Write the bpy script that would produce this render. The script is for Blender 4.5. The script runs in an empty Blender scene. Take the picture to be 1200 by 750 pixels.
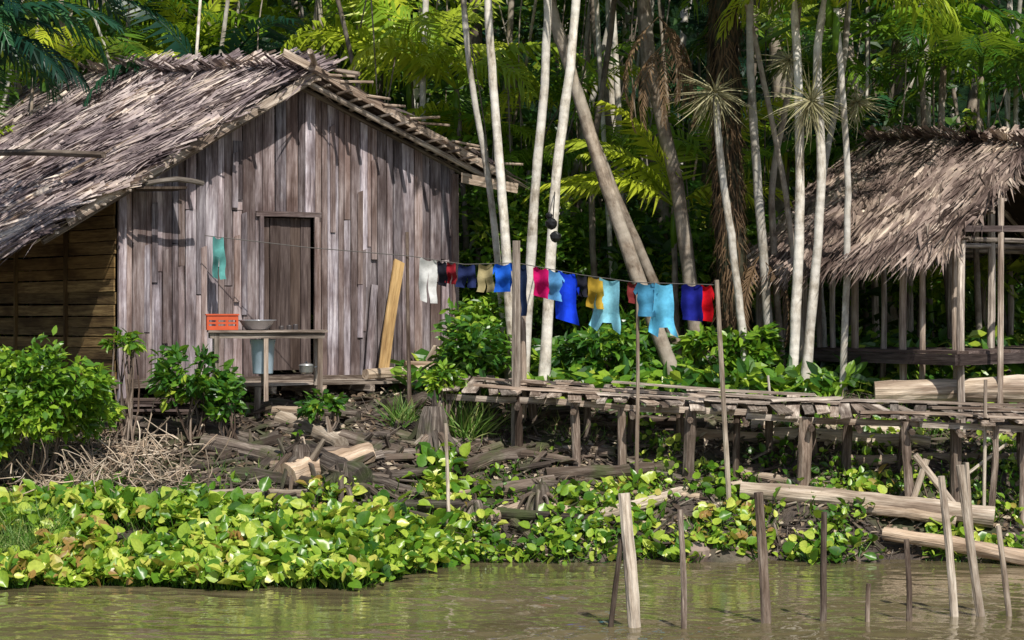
import bpy, math, numpy as np
from mathutils import Vector
R=np.random.default_rng(11)
F=2700.0; H=3.0; HZ=360.0
sc=bpy.context.scene
def P(px,py,d): return np.array([(px-600)*d/F, d, H-(py-HZ)*d/F])
# ---------------------------------------------------------------- noise / terrain
_h=np.random.default_rng(3).random((256,256))
def vn(x,y):
    x=np.asarray(x,float);y=np.asarray(y,float)
    xi=np.floor(x).astype(int);yi=np.floor(y).astype(int)
    fx=x-xi;fy=y-yi;fx=fx*fx*(3-2*fx);fy=fy*fy*(3-2*fy)
    a=_h[xi%256,yi%256];b=_h[(xi+1)%256,yi%256];c=_h[xi%256,(yi+1)%256];e=_h[(xi+1)%256,(yi+1)%256]
    return (a*(1-fx)+b*fx)*(1-fy)+(c*(1-fx)+e*fx)*fy
def sm(t): t=np.clip(t,0,1); return t*t*(3-2*t)
def wl(X):
    X=np.asarray(X,float)
    return 24.9+2.3*sm((X+1.9)/1.3)+.15*sm((X-3)/2)+.5*(vn(X*1.3+7,X*0+3)-.5)+.25*(vn(X*4+7,X*0+9)-.5)
def gz(X,d):
    X=np.asarray(X,float);d=np.asarray(d,float)
    w=wl(X);t=(d-w)/(30.8-w)
    z=np.where(t<0,np.maximum(-.28*(w-d),-1.5),1.75*np.clip(t,0,1)**.85)
    z=z+.45*sm((d-30.8)/2.5)
    n=(vn(X*1.1,d*1.1)-.5)*.16+(vn(X*3.3+5,d*3.3)-.5)*.12+(vn(X*9,d*9)-.5)*.05
    return z+n*np.clip(t*4,0,1)
def G(px,py):
    for d in np.arange(22,45,.02):
        p=P(px,py,d)
        if p[2]<=gz(p[0],d): return p
    return p
# ---------------------------------------------------------------- mesh builder
class MB:
    def __init__(s): s.v=[];s.f=[];s.mi=[];s.var=[];s.gc=[];s.n=0
    def add(s,v,faces,var=None,gc=None,mi=0):
        v=np.asarray(v,float).reshape(-1,3);n=len(v)
        if var is None: var=R.random()
        var=np.broadcast_to(np.asarray(var,float),(n,))
        if gc is None: gc=v
        s.v.append(v);s.var.append(var);s.gc.append(np.asarray(gc,float).reshape(-1,3))
        for f in faces:
            f=np.asarray(f,int)
            if len(f): s.f.append(f+s.n);s.mi.append(np.full(len(f),mi))
        s.n+=n
    def build(s,name,mats,parent=None,smooth=False):
        v=np.concatenate(s.v);me=bpy.data.meshes.new(name)
        me.vertices.add(len(v));me.vertices.foreach_set('co',v.ravel().astype(np.float32))
        sz=np.concatenate([np.full(len(f),f.shape[1]) for f in s.f]);lp=np.concatenate([f.ravel() for f in s.f])
        me.loops.add(len(lp));me.loops.foreach_set('vertex_index',lp.astype(np.int32))
        me.polygons.add(len(sz));st=np.concatenate([[0],np.cumsum(sz)[:-1]])
        me.polygons.foreach_set('loop_start',st.astype(np.int32))
        me.polygons.foreach_set('loop_total',sz.astype(np.int32))
        me.polygons.foreach_set('material_index',np.concatenate(s.mi).astype(np.int32))
        me.polygons.foreach_set('use_smooth',np.full(len(sz),bool(smooth)))
        me.update(calc_edges=True)
        a=me.attributes.new('var','FLOAT','POINT');a.data.foreach_set('value',np.concatenate(s.var).astype(np.float32))
        a=me.attributes.new('gc','FLOAT_VECTOR','POINT');a.data.foreach_set('vector',np.concatenate(s.gc).ravel().astype(np.float32))
        if not isinstance(mats,(list,tuple)): mats=[mats]
        for m in mats: me.materials.append(m)
        o=bpy.data.objects.new(name,me);sc.collection.objects.link(o)
        if parent: o.parent=parent
        return o
def empty(name,loc=(0,0,0)):
    o=bpy.data.objects.new(name,None);sc.collection.objects.link(o);o.empty_display_size=.3;return o
def nrm(a): 
    a=np.asarray(a,float);return a/(np.linalg.norm(a,axis=-1,keepdims=True)+1e-9)
BF=[[0,1,2,3],[7,6,5,4],[0,4,5,1],[1,5,6,2],[2,6,7,3],[3,7,4,0]]
def beam(mb,p0,p1,w,t,up=(0,0,1),var=None,jit=.0,mi=0):
    p0=np.asarray(p0,float);p1=np.asarray(p1,float);L=np.linalg.norm(p1-p0);a=(p1-p0)/L
    up=np.asarray(up,float);b=np.cross(a,up)
    if np.linalg.norm(b)<1e-3: b=np.cross(a,[1,0,0])
    b=nrm(b);c=np.cross(b,a)
    n=max(1,int(L/.5)) if jit>0 else 1
    vs=[];gs=[];off=R.random(3)*30
    for i in range(n+1):
        q=p0+a*L*i/n; k=(R.random(4)-.5)*jit if jit>0 else np.zeros(4)
        bend=(R.random(2)-.5)*jit*.8 if 0<i<n else (0,0)
        for j,(x,y) in enumerate(((-.5,-.5),(.5,-.5),(.5,.5),(-.5,.5))):
            ex=(R.random()-.5)*jit*1.5 if i in(0,n) else 0
            vs.append(q+b*(x*(w+k[j])+bend[0])+c*(y*(t+k[j]*.4)+bend[1])+a*ex); gs.append([x*w,y*t,L*i/n])
    fs=[[0,1,2,3],[4*n+3,4*n+2,4*n+1,4*n]]
    for i in range(n):
        o=4*i
        for j in range(4):
            k=(j+1)%4; fs.append([o+k,o+j,o+4+j,o+4+k])
    mb.add(vs,[np.array(fs)],var,np.array(gs)+off,mi)
def tube(mb,pts,rad,n=8,var=None,rough=0,mi=0,flat=1.0):
    pts=np.asarray(pts,float);m=len(pts);rad=np.broadcast_to(rad,(m,)).astype(float)
    T=nrm(np.gradient(pts,axis=0)); ref=np.array([.31,.9,.2]) if abs(T[0][1])<.9 else np.array([1,0,.1])
    b=nrm(np.cross(T,ref));c=np.cross(b,T)
    th=np.arange(n)/n*2*np.pi
    rr=rad[:,None]*(1+rough*(R.random((m,n))-.5)) 
    v=pts[:,None,:]+b[:,None,:]*(np.cos(th)[None,:]*rr)[...,None]+c[:,None,:]*(np.sin(th)[None,:]*rr*flat)[...,None]
    L=np.concatenate([[0],np.cumsum(np.linalg.norm(np.diff(pts,axis=0),axis=1))])
    r0=rad.mean();g=np.zeros((m,n,3));g[...,0]=np.cos(th)*r0;g[...,1]=np.sin(th)*r0;g[...,2]=L[:,None];g+=R.random(3)*30
    i=np.arange(m-1)[:,None]*n;j=np.arange(n)[None,:];k=(j+1)%n
    q=np.stack([i+j,i+k,i+n+k,i+n+j],-1).reshape(-1,4)
    v=v.reshape(-1,3);v2=np.vstack([v,pts[0],pts[-1]]);g=g.reshape(-1,3);g2=np.vstack([g,g[0],g[-1]])
    jj=np.arange(n);kk=(jj+1)%n
    t0=np.stack([kk,jj,np.full(n,m*n)],-1);t1=np.stack([(m-1)*n+jj,(m-1)*n+kk,np.full(n,m*n+1)],-1)
    mb.add(v2,[q,t0,t1],var,g2,mi)
def curve(pts,n=14):
    pts=np.asarray(pts,float);m=len(pts)
    if m==2: 
        t=np.linspace(0,1,n)[:,None];return pts[0]*(1-t)+pts[1]*t
    out=[]
    pp=np.vstack([2*pts[0]-pts[1],pts,2*pts[-1]-pts[-2]])
    for u in np.linspace(0,m-1-1e-6,n):
        i=int(u);t=u-i;a,b,c,d=pp[i:i+4]
        out.append(.5*((2*b)+(c-a)*t+(2*a-5*b+4*c-d)*t*t+(3*b-a-3*c+d)*t**3))
    return np.array(out)
def inst(mb,T,O,X,Y,Z,var,mi=0):
    tv,tf=T;O=np.asarray(O).reshape(-1,3);N=len(O);k=len(tv)
    v=O[:,None,:]+tv[None,:,0,None]*X[:,None,:]+tv[None,:,1,None]*Y[:,None,:]+tv[None,:,2,None]*Z[:,None,:]
    off=(np.arange(N)*k)[:,None,None]
    fs=[(f[None]+off).reshape(-1,f.shape[1]) for f in tf]
    g=np.tile(tv,(N,1))+np.repeat(R.random((N,3))*9,k,axis=0)
    mb.add(v.reshape(-1,3),fs,np.repeat(var,k),g,mi)
A_=np.array
T_LEAF=(A_([[0,0,0],[.35,-.5,.06],[.32,0,-.02],[.35,.5,.06],[.72,-.36,0],[.7,0,-.06],[.72,.36,0],[1,0,-.14]]),
        [A_([[1,2,5,4],[2,3,6,5]]),A_([[0,2,1],[0,3,2],[4,5,7],[5,6,7]])])
T_DIA=(A_([[0,0,0],[.45,-.5,.1],[1,0,-.12],[.45,.5,.1],[.45,0,0]]),[A_([[0,4,1],[1,4,2],[2,4,3],[3,4,0]])])
T_BLADE=(A_([[0,-.5,0],[0,.5,0],[.35,-.42,.0],[.35,.42,.0],[.7,-.3,-.03],[.7,.3,-.03],[1,0,-.09]]),[A_([[0,1,3,2],[2,3,5,4]]),A_([[4,5,6]])])
rim=A_([[0,0,0],[.10,-.32,.07],[.38,-.5,.13],[.70,-.38,.09],[.90,-.14,.0],[1.0,0,-.05],[.90,.14,.0],[.70,.38,.09],[.38,.5,.13],[.10,.32,.07]])
T_ROUND=(np.vstack([[[.42,0,-.03]],rim]),[A_([[0,1+i,1+(i+1)%10] for i in range(10)])])
def rdir(N,up=0.0):
    v=R.normal(size=(N,3));v[:,2]+=up;return nrm(v)
def leaves(mb,T,O,length,width,up=1.0,out=None,face=None,mi=0,var=None):
    O=np.asarray(O);N=len(O)
    Z=R.normal(size=(N,3))*.6;Z[:,2]+=up;
    if face is not None: Z+=face
    Z=nrm(Z)
    X=R.normal(size=(N,3))
    if out is not None: X=X*.6+out
    X=nrm(X-(X*Z).sum(1,keepdims=True)*Z);Y=np.cross(Z,X)
    L=length*(.6+.8*R.random(N));Wd=width*(.6+.8*R.random(N))
    inst(mb,T,O,X*L[:,None],Y*Wd[:,None],Z*L[:,None],R.random(N) if var is None else var,mi)
def frond_t(curl,e0,n=24,ll=.30,hang=.5,wd=.016):
    m=10;ts=np.linspace(0,1,m);ang=np.radians(e0)-curl*ts**1.3
    x=np.concatenate([[0],np.cumsum(np.cos(ang[:-1]))])/(m-1);z=np.concatenate([[0],np.cumsum(np.sin(ang[:-1]))])/(m-1)
    V=[];Q=[];Tr=[]
    for i in range(m):
        w=.012*(1-.8*ts[i]);V+= [[x[i],-w,z[i]],[x[i],w,z[i]],[x[i],0,z[i]+w]]
    for i in range(m-1):
        a=3*i
        for j in range(3): k=(j+1)%3;Q.append([a+j,a+k,a+3+k,a+3+j])
    for s in(-1,1):
        for i in range(n):
            t=.14+.86*(i+.3*R.random())/n
            px=np.interp(t,ts,x);pz=np.interp(t,ts,z);an=np.interp(t,ts,ang)
            a=np.radians(68-38*t)+.12*R.normal();tx,tz=np.cos(an),np.sin(an)
            L=ll*(np.sin(np.pi*min(1,.18+.78*t))**.6)*(.85+.3*R.random())
            d=A_([tx*np.cos(a),s*np.sin(a),tz*np.cos(a)+.15]);d/=np.linalg.norm(d)
            d2=d+A_([0,0,-hang*(.7+.6*R.random())-.2]);d2/=np.linalg.norm(d2)
            b=A_([px,0,pz]);mi_=b+d*L*.45;tp=mi_+d2*L*.6
            w=A_([tx,0,tz])*wd;n0=len(V)
            V+= [b-w*.5,b+w*.5,mi_-w,mi_+w+A_([0,0,.004]),tp]
            Q.append([n0,n0+1,n0+3,n0+2]);Tr.append([n0+2,n0+3,n0+4])
    return (A_([list(q) for q in V]),[A_(Q),A_(Tr)])
FR=[frond_t(1.3,55),frond_t(1.7,45,hang=.8),frond_t(1.0,70),frond_t(2.0,35,hang=1.0),frond_t(1.2,30,hang=.3),frond_t(1.1,5,hang=1.1,n=34)]
def crown(mb,top,n,L,elevs=None,mi=0,vr=(0,1),az=None):
    for i in range(n):
        a=(i/n*2*np.pi+R.random()*.8) if az is None else az[i%len(az)]+R.normal()*.15
        X=A_([[math.cos(a),math.sin(a),0]]);Y=A_([[-math.sin(a),math.cos(a),0]]);Z=A_([[0,0,1.]])
        r=R.normal()*.25;Y2=Y*math.cos(r)+Z*math.sin(r);Z2=Z*math.cos(r)-Y*math.sin(r)
        l=L*(.75+.5*R.random());t=FR[R.integers(5)] if elevs is None else FR[elevs[i%len(elevs)]]
        inst(mb,t,[top],X*l,Y2*l,Z2*l,A_([vr[0]+(vr[1]-vr[0])*R.random()]),mi)
# ---------------------------------------------------------------- materials
def newmat(name):
    m=bpy.data.materials.new(name);m.use_nodes=True;nt=m.node_tree;nt.nodes.clear()
    out=nt.nodes.new('ShaderNodeOutputMaterial');return m,nt,out
def nd(nt,t,**k):
    n=nt.nodes.new(t)
    for a,b in k.items(): setattr(n,a,b)
    return n
def ramp(nt,fac,stops):
    r=nd(nt,'ShaderNodeValToRGB');e=r.color_ramp.elements
    while len(e)<len(stops): e.new(.5)
    for i,(p,c) in enumerate(stops): e[i].position=p;e[i].color=(*c,1) if len(c)==3 else c
    nt.links.new(fac,r.inputs[0]);return r.outputs[0]
def mathn(nt,op,a,b=None,c=None):
    n=nd(nt,'ShaderNodeMath',operation=op)
    for i,x in enumerate((a,b,c)):
        if x is None: continue
        if hasattr(x,'links'): nt.links.new(x,n.inputs[i])
        else: n.inputs[i].default_value=x
    return n.outputs[0]
def mixc(nt,fac,a,b,bt='MIX'):
    n=nd(nt,'ShaderNodeMix',data_type='RGBA',blend_type=bt)
    for s,x in ((n.inputs[0],fac),(n.inputs[6],a),(n.inputs[7],b)):
        if hasattr(x,'links'): nt.links.new(x,s)
        else: s.default_value=x if not isinstance(x,tuple) else (*x,1)
    return n.outputs[2]
def noise(nt,vec,scale,detail=4,rough=.6,mapscale=None,dist=0):
    if mapscale is not None:
        mp=nd(nt,'ShaderNodeMapping');mp.inputs['Scale'].default_value=mapscale;nt.links.new(vec,mp.inputs[0]);vec=mp.outputs[0]
    n=nd(nt,'ShaderNodeTexNoise');nt.links.new(vec,n.inputs['Vector'])
    n.inputs['Scale'].default_value=scale;n.inputs['Detail'].default_value=detail;n.inputs['Roughness'].default_value=rough;n.inputs['Distortion'].default_value=dist
    return n.outputs[0]
def attr(nt,name,o='Fac'):
    a=nd(nt,'ShaderNodeAttribute',attribute_name=name);return a.outputs[o]
def bump(nt,h,strength,dist=.02):
    b=nd(nt,'ShaderNodeBump');b.inputs['Strength'].default_value=strength;b.inputs['Distance'].default_value=dist;nt.links.new(h,b.inputs['Height']);return b.outputs[0]
def princ(nt,out,col,rough=.8,spec=.3,normal=None,metal=0):
    p=nd(nt,'ShaderNodeBsdfPrincipled')
    if hasattr(col,'links'): nt.links.new(col,p.inputs['Base Color'])
    else: p.inputs['Base Color'].default_value=(*col,1)
    if hasattr(rough,'links'): nt.links.new(rough,p.inputs['Roughness'])
    else: p.inputs['Roughness'].default_value=rough
    p.inputs['Specular IOR Level'].default_value=spec;p.inputs['Metallic'].default_value=metal
    if normal is not None: nt.links.new(normal,p.inputs['Normal'])
    if out is not None: nt.links.new(p.outputs[0],out.inputs[0])
    return p
def wood(name,dark,mid,light,tint,stain=.5,vmin=.6,vmax=1.25,gs=(26,26,1.6),bs=.6,moss=None,big=None):
    m,nt,out=newmat(name);g=attr(nt,'gc','Vector');v=attr(nt,'var')
    n1=noise(nt,g,1,5,.72,gs);n2=noise(nt,g,1.3,3,.6,(2.5,2.5,.7));n3=noise(nt,g,1,2,.6,(90,90,3))
    c=ramp(nt,n1,[(.3,dark),(.5,mid),(.68,light)])
    tf=mathn(nt,'FRACT',mathn(nt,'MULTIPLY',v,7.31));c=mixc(nt,mathn(nt,'MULTIPLY',tf,stain),c,tint)
    st=ramp(nt,n2,[(.36,(.36,.31,.29)),(.56,(1,1,1))]);c=mixc(nt,.85,c,st,'MULTIPLY')
    c=mixc(nt,.5,c,ramp(nt,n3,[(.3,(.35,.33,.32)),(.5,(1,1,1))]),'MULTIPLY')
    vv=mathn(nt,'MULTIPLY_ADD',v,vmax-vmin,vmin);cb=nd(nt,'ShaderNodeCombineColor')
    for i in range(3): nt.links.new(vv,cb.inputs[i])
    c=mixc(nt,1,c,cb.outputs[0],'MULTIPLY')
    if big is not None:
        pos=nd(nt,'ShaderNodeNewGeometry').outputs['Position'];nb=noise(nt,pos,1,5,.7,(1.6,1.6,.8))
        c=mixc(nt,ramp(nt,nb,[(.42,(.8,.8,.8)),(.58,(0,0,0))]),c,mixc(nt,1,c,big,'MULTIPLY'))
    if moss is not None:
        pos=nd(nt,'ShaderNodeNewGeometry').outputs['Position'];nm=noise(nt,pos,2.5,3,.6)
        c=mixc(nt,ramp(nt,nm,[(.5,(0,0,0)),(.68,(.7,.7,.7))]),c,moss)
    princ(nt,out,c,.85,.25,bump(nt,mathn(nt,'ADD',n1,n3),bs,.012));return m
def leafm(name,stops,trans=.35,rough=.42,tcol=(.28,.42,.05),nz=True,spec=.4):
    m,nt,out=newmat(name);v=attr(nt,'var')
    c=ramp(nt,v,stops)
    if nz: g=attr(nt,'gc','Vector');n=noise(nt,g,6,2,.6);c=mixc(nt,.6,c,ramp(nt,n,[(.3,(.6,.62,.5)),(.65,(1.15,1.1,1))]),'MULTIPLY')
    p=princ(nt,None,c,rough,spec);t=nd(nt,'ShaderNodeBsdfTranslucent')
    nt.links.new(mixc(nt,.5,c,tcol),t.inputs[0])
    mx=nd(nt,'ShaderNodeMixShader');mx.inputs[0].default_value=trans
    nt.links.new(p.outputs[0],mx.inputs[1]);nt.links.new(t.outputs[0],mx.inputs[2]);nt.links.new(mx.outputs[0],out.inputs[0]);return m
def plain(name,col,rough=.6,spec=.4,metal=0,var=.2,sc_=8):
    m,nt,out=newmat(name);tc=nd(nt,'ShaderNodeTexCoord').outputs['Object'];n=noise(nt,tc,sc_,4,.6)
    c=mixc(nt,1,col,ramp(nt,n,[(.3,(1-var,)*3),(.7,(1+var*.4,)*3)]),'MULTIPLY')
    princ(nt,out,c,rough,spec,bump(nt,n,.2,.01),metal);return m
M_wall=wood('weathered_plank',(.10,.085,.10),(.46,.42,.475),(.88,.83,.88),(.34,.22,.15),.65,.5,1.25,bs=.9,big=(.55,.47,.44))
M_side=wood('side_board',(.08,.05,.025),(.22,.145,.065),(.38,.27,.12),(.30,.18,.06),.6,.6,1.2)
M_door=wood('door_wood',(.04,.028,.027),(.12,.09,.085),(.22,.175,.16),(.13,.085,.06),.6,.7,1.1)
M_deck=wood('deck_wood',(.10,.08,.07),(.40,.34,.29),(.82,.73,.63),(.34,.23,.15),.5,.4,1.35,bs=.9)
M_post=wood('post_wood',(.06,.045,.035),(.22,.17,.14),(.50,.43,.36),(.18,.12,.08),.5,.4,1.3,gs=(30,30,3),bs=.9)
M_pale=wood('stake_wood',(.24,.20,.16),(.58,.51,.43),(.88,.81,.71),(.46,.35,.24),.5,.8,1.2,gs=(30,30,4))
M_yel=wood('fresh_plank',(.34,.20,.08),(.54,.35,.15),(.68,.48,.24),(.5,.32,.14),.3,.8,1.1)
M_log=wood('driftwood',(.04,.032,.028),(.155,.125,.105),(.46,.40,.34),(.15,.10,.065),.5,.35,1.3,gs=(20,20,1.6),bs=1,moss=(.06,.08,.025))
M_logp=wood('pale_log',(.24,.18,.13),(.54,.45,.35),(.82,.72,.60),(.50,.33,.20),.5,.6,1.2,gs=(18,18,1.5),bs=.8)
def trunkm(name,a,b,c,ring=6,lich=(.5,.5,.46),rs=.14):
    m,nt,out=newmat(name);g=attr(nt,'gc','Vector');v=attr(nt,'var')
    sx=nd(nt,'ShaderNodeSeparateXYZ');nt.links.new(g,sx.inputs[0])
    n0=noise(nt,g,1.6,3,.6);rg=mathn(nt,'SINE',mathn(nt,'ADD',mathn(nt,'MULTIPLY',sx.outputs[2],ring*6.28),mathn(nt,'MULTIPLY',n0,16)))
    n1=noise(nt,g,9,5,.75,(1,1,.35));n2=noise(nt,g,1.7,5,.7)
    cc=ramp(nt,n1,[(.32,a),(.5,b),(.68,c)]);cc=mixc(nt,ramp(nt,n2,[(.42,(0,0,0)),(.6,(.8,.8,.8))]),cc,lich)
    cc=mixc(nt,rs,cc,ramp(nt,rg,[(.0,(.35,.32,.28)),(.25,(1,1,1))]),'MULTIPLY')
    vv=mathn(nt,'MULTIPLY_ADD',v,.8,.5);cb=nd(nt,'ShaderNodeCombineColor')
    for i in range(3): nt.links.new(vv,cb.inputs[i])
    cc=mixc(nt,1,cc,cb.outputs[0],'MULTIPLY')
    princ(nt,out,cc,.85,.2,bump(nt,mathn(nt,'ADD',mathn(nt,'MULTIPLY',rg,.35),mathn(nt,'MULTIPLY',n1,3)),.4,.01));return m
M_tp=trunkm('palm_trunk_pale',(.15,.12,.085),(.46,.41,.34),(.76,.71,.63),lich=(.66,.63,.58))
M_tb=trunkm('palm_trunk_brown',(.07,.05,.035),(.21,.165,.125),(.40,.33,.26),lich=(.34,.30,.25))
M_td=trunkm('palm_trunk_dark',(.02,.015,.012),(.07,.05,.035),(.16,.12,.085),lich=(.08,.09,.05))
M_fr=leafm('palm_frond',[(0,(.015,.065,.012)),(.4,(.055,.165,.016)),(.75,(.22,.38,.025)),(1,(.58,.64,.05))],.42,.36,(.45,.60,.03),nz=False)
M_frd=leafm('palm_frond_painted_shade',[(0,(.005,.026,.020)),(.6,(.012,.060,.030)),(1,(.035,.12,.04))],.25,.38,(.05,.15,.04),nz=False)  # copy of the frond material with shade painted in as darker green
M_dead=leafm('dead_frond',[(0,(.07,.04,.018)),(1,(.27,.17,.09))],.15,.8,(.25,.15,.06),nz=False)
M_flow=leafm('palm_inflorescence',[(0,(.20,.18,.08)),(1,(.58,.53,.32))],.2,.7,(.3,.28,.12),nz=False)
M_bush=leafm('bush_leaf',[(0,(.02,.07,.008)),(.45,(.09,.23,.02)),(.8,(.30,.48,.04)),(1,(.56,.67,.10))],.34,.34,(.42,.6,.04),spec=.5)
M_bushd=leafm('shrub_leaf',[(0,(.008,.04,.010)),(.5,(.04,.14,.018)),(.85,(.16,.33,.03)),(1,(.42,.53,.06))],.32,.34,(.34,.55,.04),spec=.5)
M_for=leafm('forest_leaf',[(0,(.003,.014,.006)),(.5,(.014,.055,.011)),(.78,(.08,.18,.018)),(1,(.44,.53,.05))],.32,.5,(.34,.50,.03),nz=False)
M_hya=leafm('hyacinth_leaf',[(0,(.02,.08,.010)),(.36,(.10,.25,.022)),(.68,(.34,.50,.05)),(.93,(.66,.71,.14)),(1,(.36,.22,.07))],.32,.33,(.48,.62,.05),spec=.5)
M_grass=leafm('grass_blade',[(0,(.05,.14,.02)),(.6,(.16,.30,.05)),(1,(.40,.42,.16))],.3,.5,nz=False)
M_lit=leafm('leaf_litter',[(0,(.05,.033,.022)),(.6,(.18,.125,.08)),(1,(.55,.46,.34))],.05,.8,(.2,.12,.05),nz=False)
def thatchm(name,st,lo=(.30,.26,.29),mi=(.74,.70,.74)):
    m,nt,out=newmat(name);v=attr(nt,'var');pos=nd(nt,'ShaderNodeNewGeometry').outputs['Position']
    c=ramp(nt,v,st);n=noise(nt,pos,1.3,5,.7);c=mixc(nt,.95,c,ramp(nt,n,[(.36,lo),(.48,mi),(.62,(1.1,1.05,.98))]),'MULTIPLY')
    princ(nt,out,c,.8,.2);return m
M_th=thatchm('thatch',[(0,(.08,.06,.058)),(.35,(.29,.24,.235)),(.7,(.60,.52,.47)),(1,(.95,.86,.74))])
M_th2=thatchm('brown_thatch',[(0,(.06,.042,.035)),(.35,(.22,.17,.145)),(.7,(.47,.39,.33)),(1,(.86,.77,.65))],(.30,.25,.25),(.68,.62,.62))
M_thd=thatchm('thatch_under',[(0,(.05,.035,.025)),(1,(.13,.095,.065))])
def groundm():
    m,nt,out=newmat('river_bank_soil');pos=nd(nt,'ShaderNodeNewGeometry').outputs['Position']
    n1=noise(nt,pos,1.2,6,.7);n2=noise(nt,pos,9,5,.7);n3=noise(nt,pos,.8,2,.5)
    c=ramp(nt,n1,[(.3,(.034,.027,.023)),(.5,(.095,.075,.062)),(.7,(.22,.18,.15))])
    c=mixc(nt,.7,c,ramp(nt,n2,[(.3,(.4,.38,.36)),(.6,(1.2,1.15,1.1))]),'MULTIPLY')
    c=mixc(nt,ramp(nt,n3,[(.52,(0,0,0)),(.64,(.6,.6,.6))]),c,(.05,.07,.02))
    princ(nt,out,c,.65,.35,bump(nt,mathn(nt,'ADD',n1,n2),1,.06));return m
M_gr=groundm()
def waterm():
    m,nt,out=newmat('muddy_water');pos=nd(nt,'ShaderNodeNewGeometry').outputs['Position']
    b=noise(nt,pos,1,2,.5,(9,15,1),.2);l=noise(nt,pos,1,4,.6,(.25,.9,1),.6)
    c=ramp(nt,l,[(.3,(.105,.085,.042)),(.7,(.17,.138,.075))])
    p=princ(nt,out,c,.03,.7,bump(nt,b,.10,.02));p.inputs['IOR'].default_value=1.40;return m
M_wat=waterm()
# ---------------------------------------------------------------- ground + water
def axis(lo,flo,fhi,hi,fs,cs):
    a=np.concatenate([-np.geomspace(1,1+flo-lo,14)[::-1]+1+flo,np.arange(flo+fs,fhi,fs),np.geomspace(1,1+hi-fhi,14)-1+fhi]);return a
def sheet(name,xs,ys,ZZ,mat):
    XX,YY=np.meshgrid(xs,ys,indexing='xy');mb=MB();nx=len(xs);ny=len(ys);i=np.arange(ny-1)[:,None]*nx;j=np.arange(nx-1)[None]
    mb.add(np.stack([XX,YY,ZZ(XX,YY)],-1).reshape(-1,3),[np.stack([i+j,i+j+1,i+j+1+nx,i+j+nx],-1).reshape(-1,4)],0)
    return mb.build(name,mat,smooth=True)
sheet('ground',axis(-250,-8,8,250,.10,1),axis(-200,23,35,400,.09,1),gz,M_gr)
rw=np.random.default_rng(5);WV=[]
for k in range(44):
    lam=.13*(6.0**rw.random());th_=rw.normal()*.6+1.4;kk=6.283/lam;WV.append((kk*math.cos(th_),kk*math.sin(th_),rw.random()*6.28,.0030*lam))
def wz(x,y):
    a=sm((8.5-np.abs(x))/2)*sm((y-15)/3)*sm((30-y)/2)
    xx=x+.5*vn(x*.6,y*.6);yy=y+.5*vn(x*.6+9,y*.6);h=0
    for (kx,ky,ph,am) in WV: h=h+am*np.sin(kx*xx+ky*yy+ph)
    return h*a*(.15+1.7*vn(x*.5+5,y*.9)**1.3)
sheet('river_water',axis(-250,-8,8,250,.04,1),np.concatenate([np.linspace(-200,16,12),np.arange(16.05,29.9,.026),[30]]),wz,M_wat)
# ---------------------------------------------------------------- HOUSE
house=empty('wooden_house')
C0=P(138,440,30.0);ang=math.radians(35);u=A_([math.cos(ang),math.sin(ang),0]);v=A_([-math.sin(ang),math.cos(ang),0]);up=A_([0,0,1.])
def s_at(px): k=(px-600)/F;return (k*C0[1]-C0[0])/(u[0]-k*u[1])
def hz(px,py,off=0):
    s=s_at(px);d=C0[1]+u[1]*s;return s,H-(py-HZ)*d/F
W=s_at(533);_,zL=hz(138,222);_,zR=hz(533,196);sA,zA=hz(346,98);zF=C0[2]
def zt(s): return np.where(s<sA,zL+(zA-zL)*s/sA,zA+(zR-zA)*(s-sA)/(W-sA))
def HW(s,b,z): return A_([C0[0]+u[0]*s+v[0]*b,C0[1]+u[1]*s+v[1]*b,z])
sd0,zd=hz(306,253);sd1,_=hz(367,253);sw0,zw1=hz(272,165);sw1,zw0=hz(282,234)
mb=MB();s=0
def plank(mb,s0,s1,z0,z1a,z1b,th=.025,off=0,var=None):
    g=.006+.012*R.random();l=(R.random()-.5)*.018;a,b=s0+g/2,s1-g/2;o=off+R.random()*.02
    vs=[HW(a,-o,z0),HW(b,-o,z0),HW(b,-o+th,z0),HW(a,-o+th,z0),HW(a+l,-o,z1a),HW(b+l,-o,z1b),HW(b+l,-o+th,z1b),HW(a+l,-o+th,z1a)]
    f=R.random(3)*40;gc=[[q,t,z] for z in(0,z1a-z0) for q,t in((0,0),(s1-s0,0),(s1-s0,th),(0,th))]
    mb.add(vs,[A_(BF)],R.random() if var is None else var,A_(gc)+f)
while s<W-.03:
    w=.09+.11*R.random();e=min(s+w,W)
    if W-e<.05:e=W
    za,zb=float(zt(s))-.0,float(zt(e));mid=(s+e)/2
    zb0=zF-.04-.12*R.random()
    if sd0-.02<mid<sd1+.02: plank(mb,s,e,zd+.02*R.random(),za,zb)
    elif R.random()<.3:
        zc=zF+.9+1.3*R.random();plank(mb,s,e,zb0,zc,zc+.02*R.random());plank(mb,s,e,zc+.015,za,zb)
    else: plank(mb,s,e,zb0,za,zb)
    s=e
for k in range(14):
    s=R.uniform(.3,W-.3);z1=R.uniform(zF+1.2,float(zt(s))-.3)
    if sd0-.2<s<sd1+.1: continue
    plank(mb,s,s+.09,z1-R.uniform(.6,1.6),z1,z1+.03,.02,.03)
plank(mb,sw0,sw1+.02,zw0,zw1,zw1,.02,.028,var=.0)
beam(mb,HW(sd0-.1,-.04,zd+.03),HW(sd1+.1,-.04,zd+.03),.03,.07,var=.1);
beam(mb,HW(sd0-.02,-.045,zF),HW(sd0-.02,-.045,zd),.06,.035,up=v,var=.3,jit=.01);beam(mb,HW(sd1+.03,-.045,zF),HW(sd1+.03,-.045,zd),.07,.035,up=v,var=.4,jit=.01)
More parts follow.
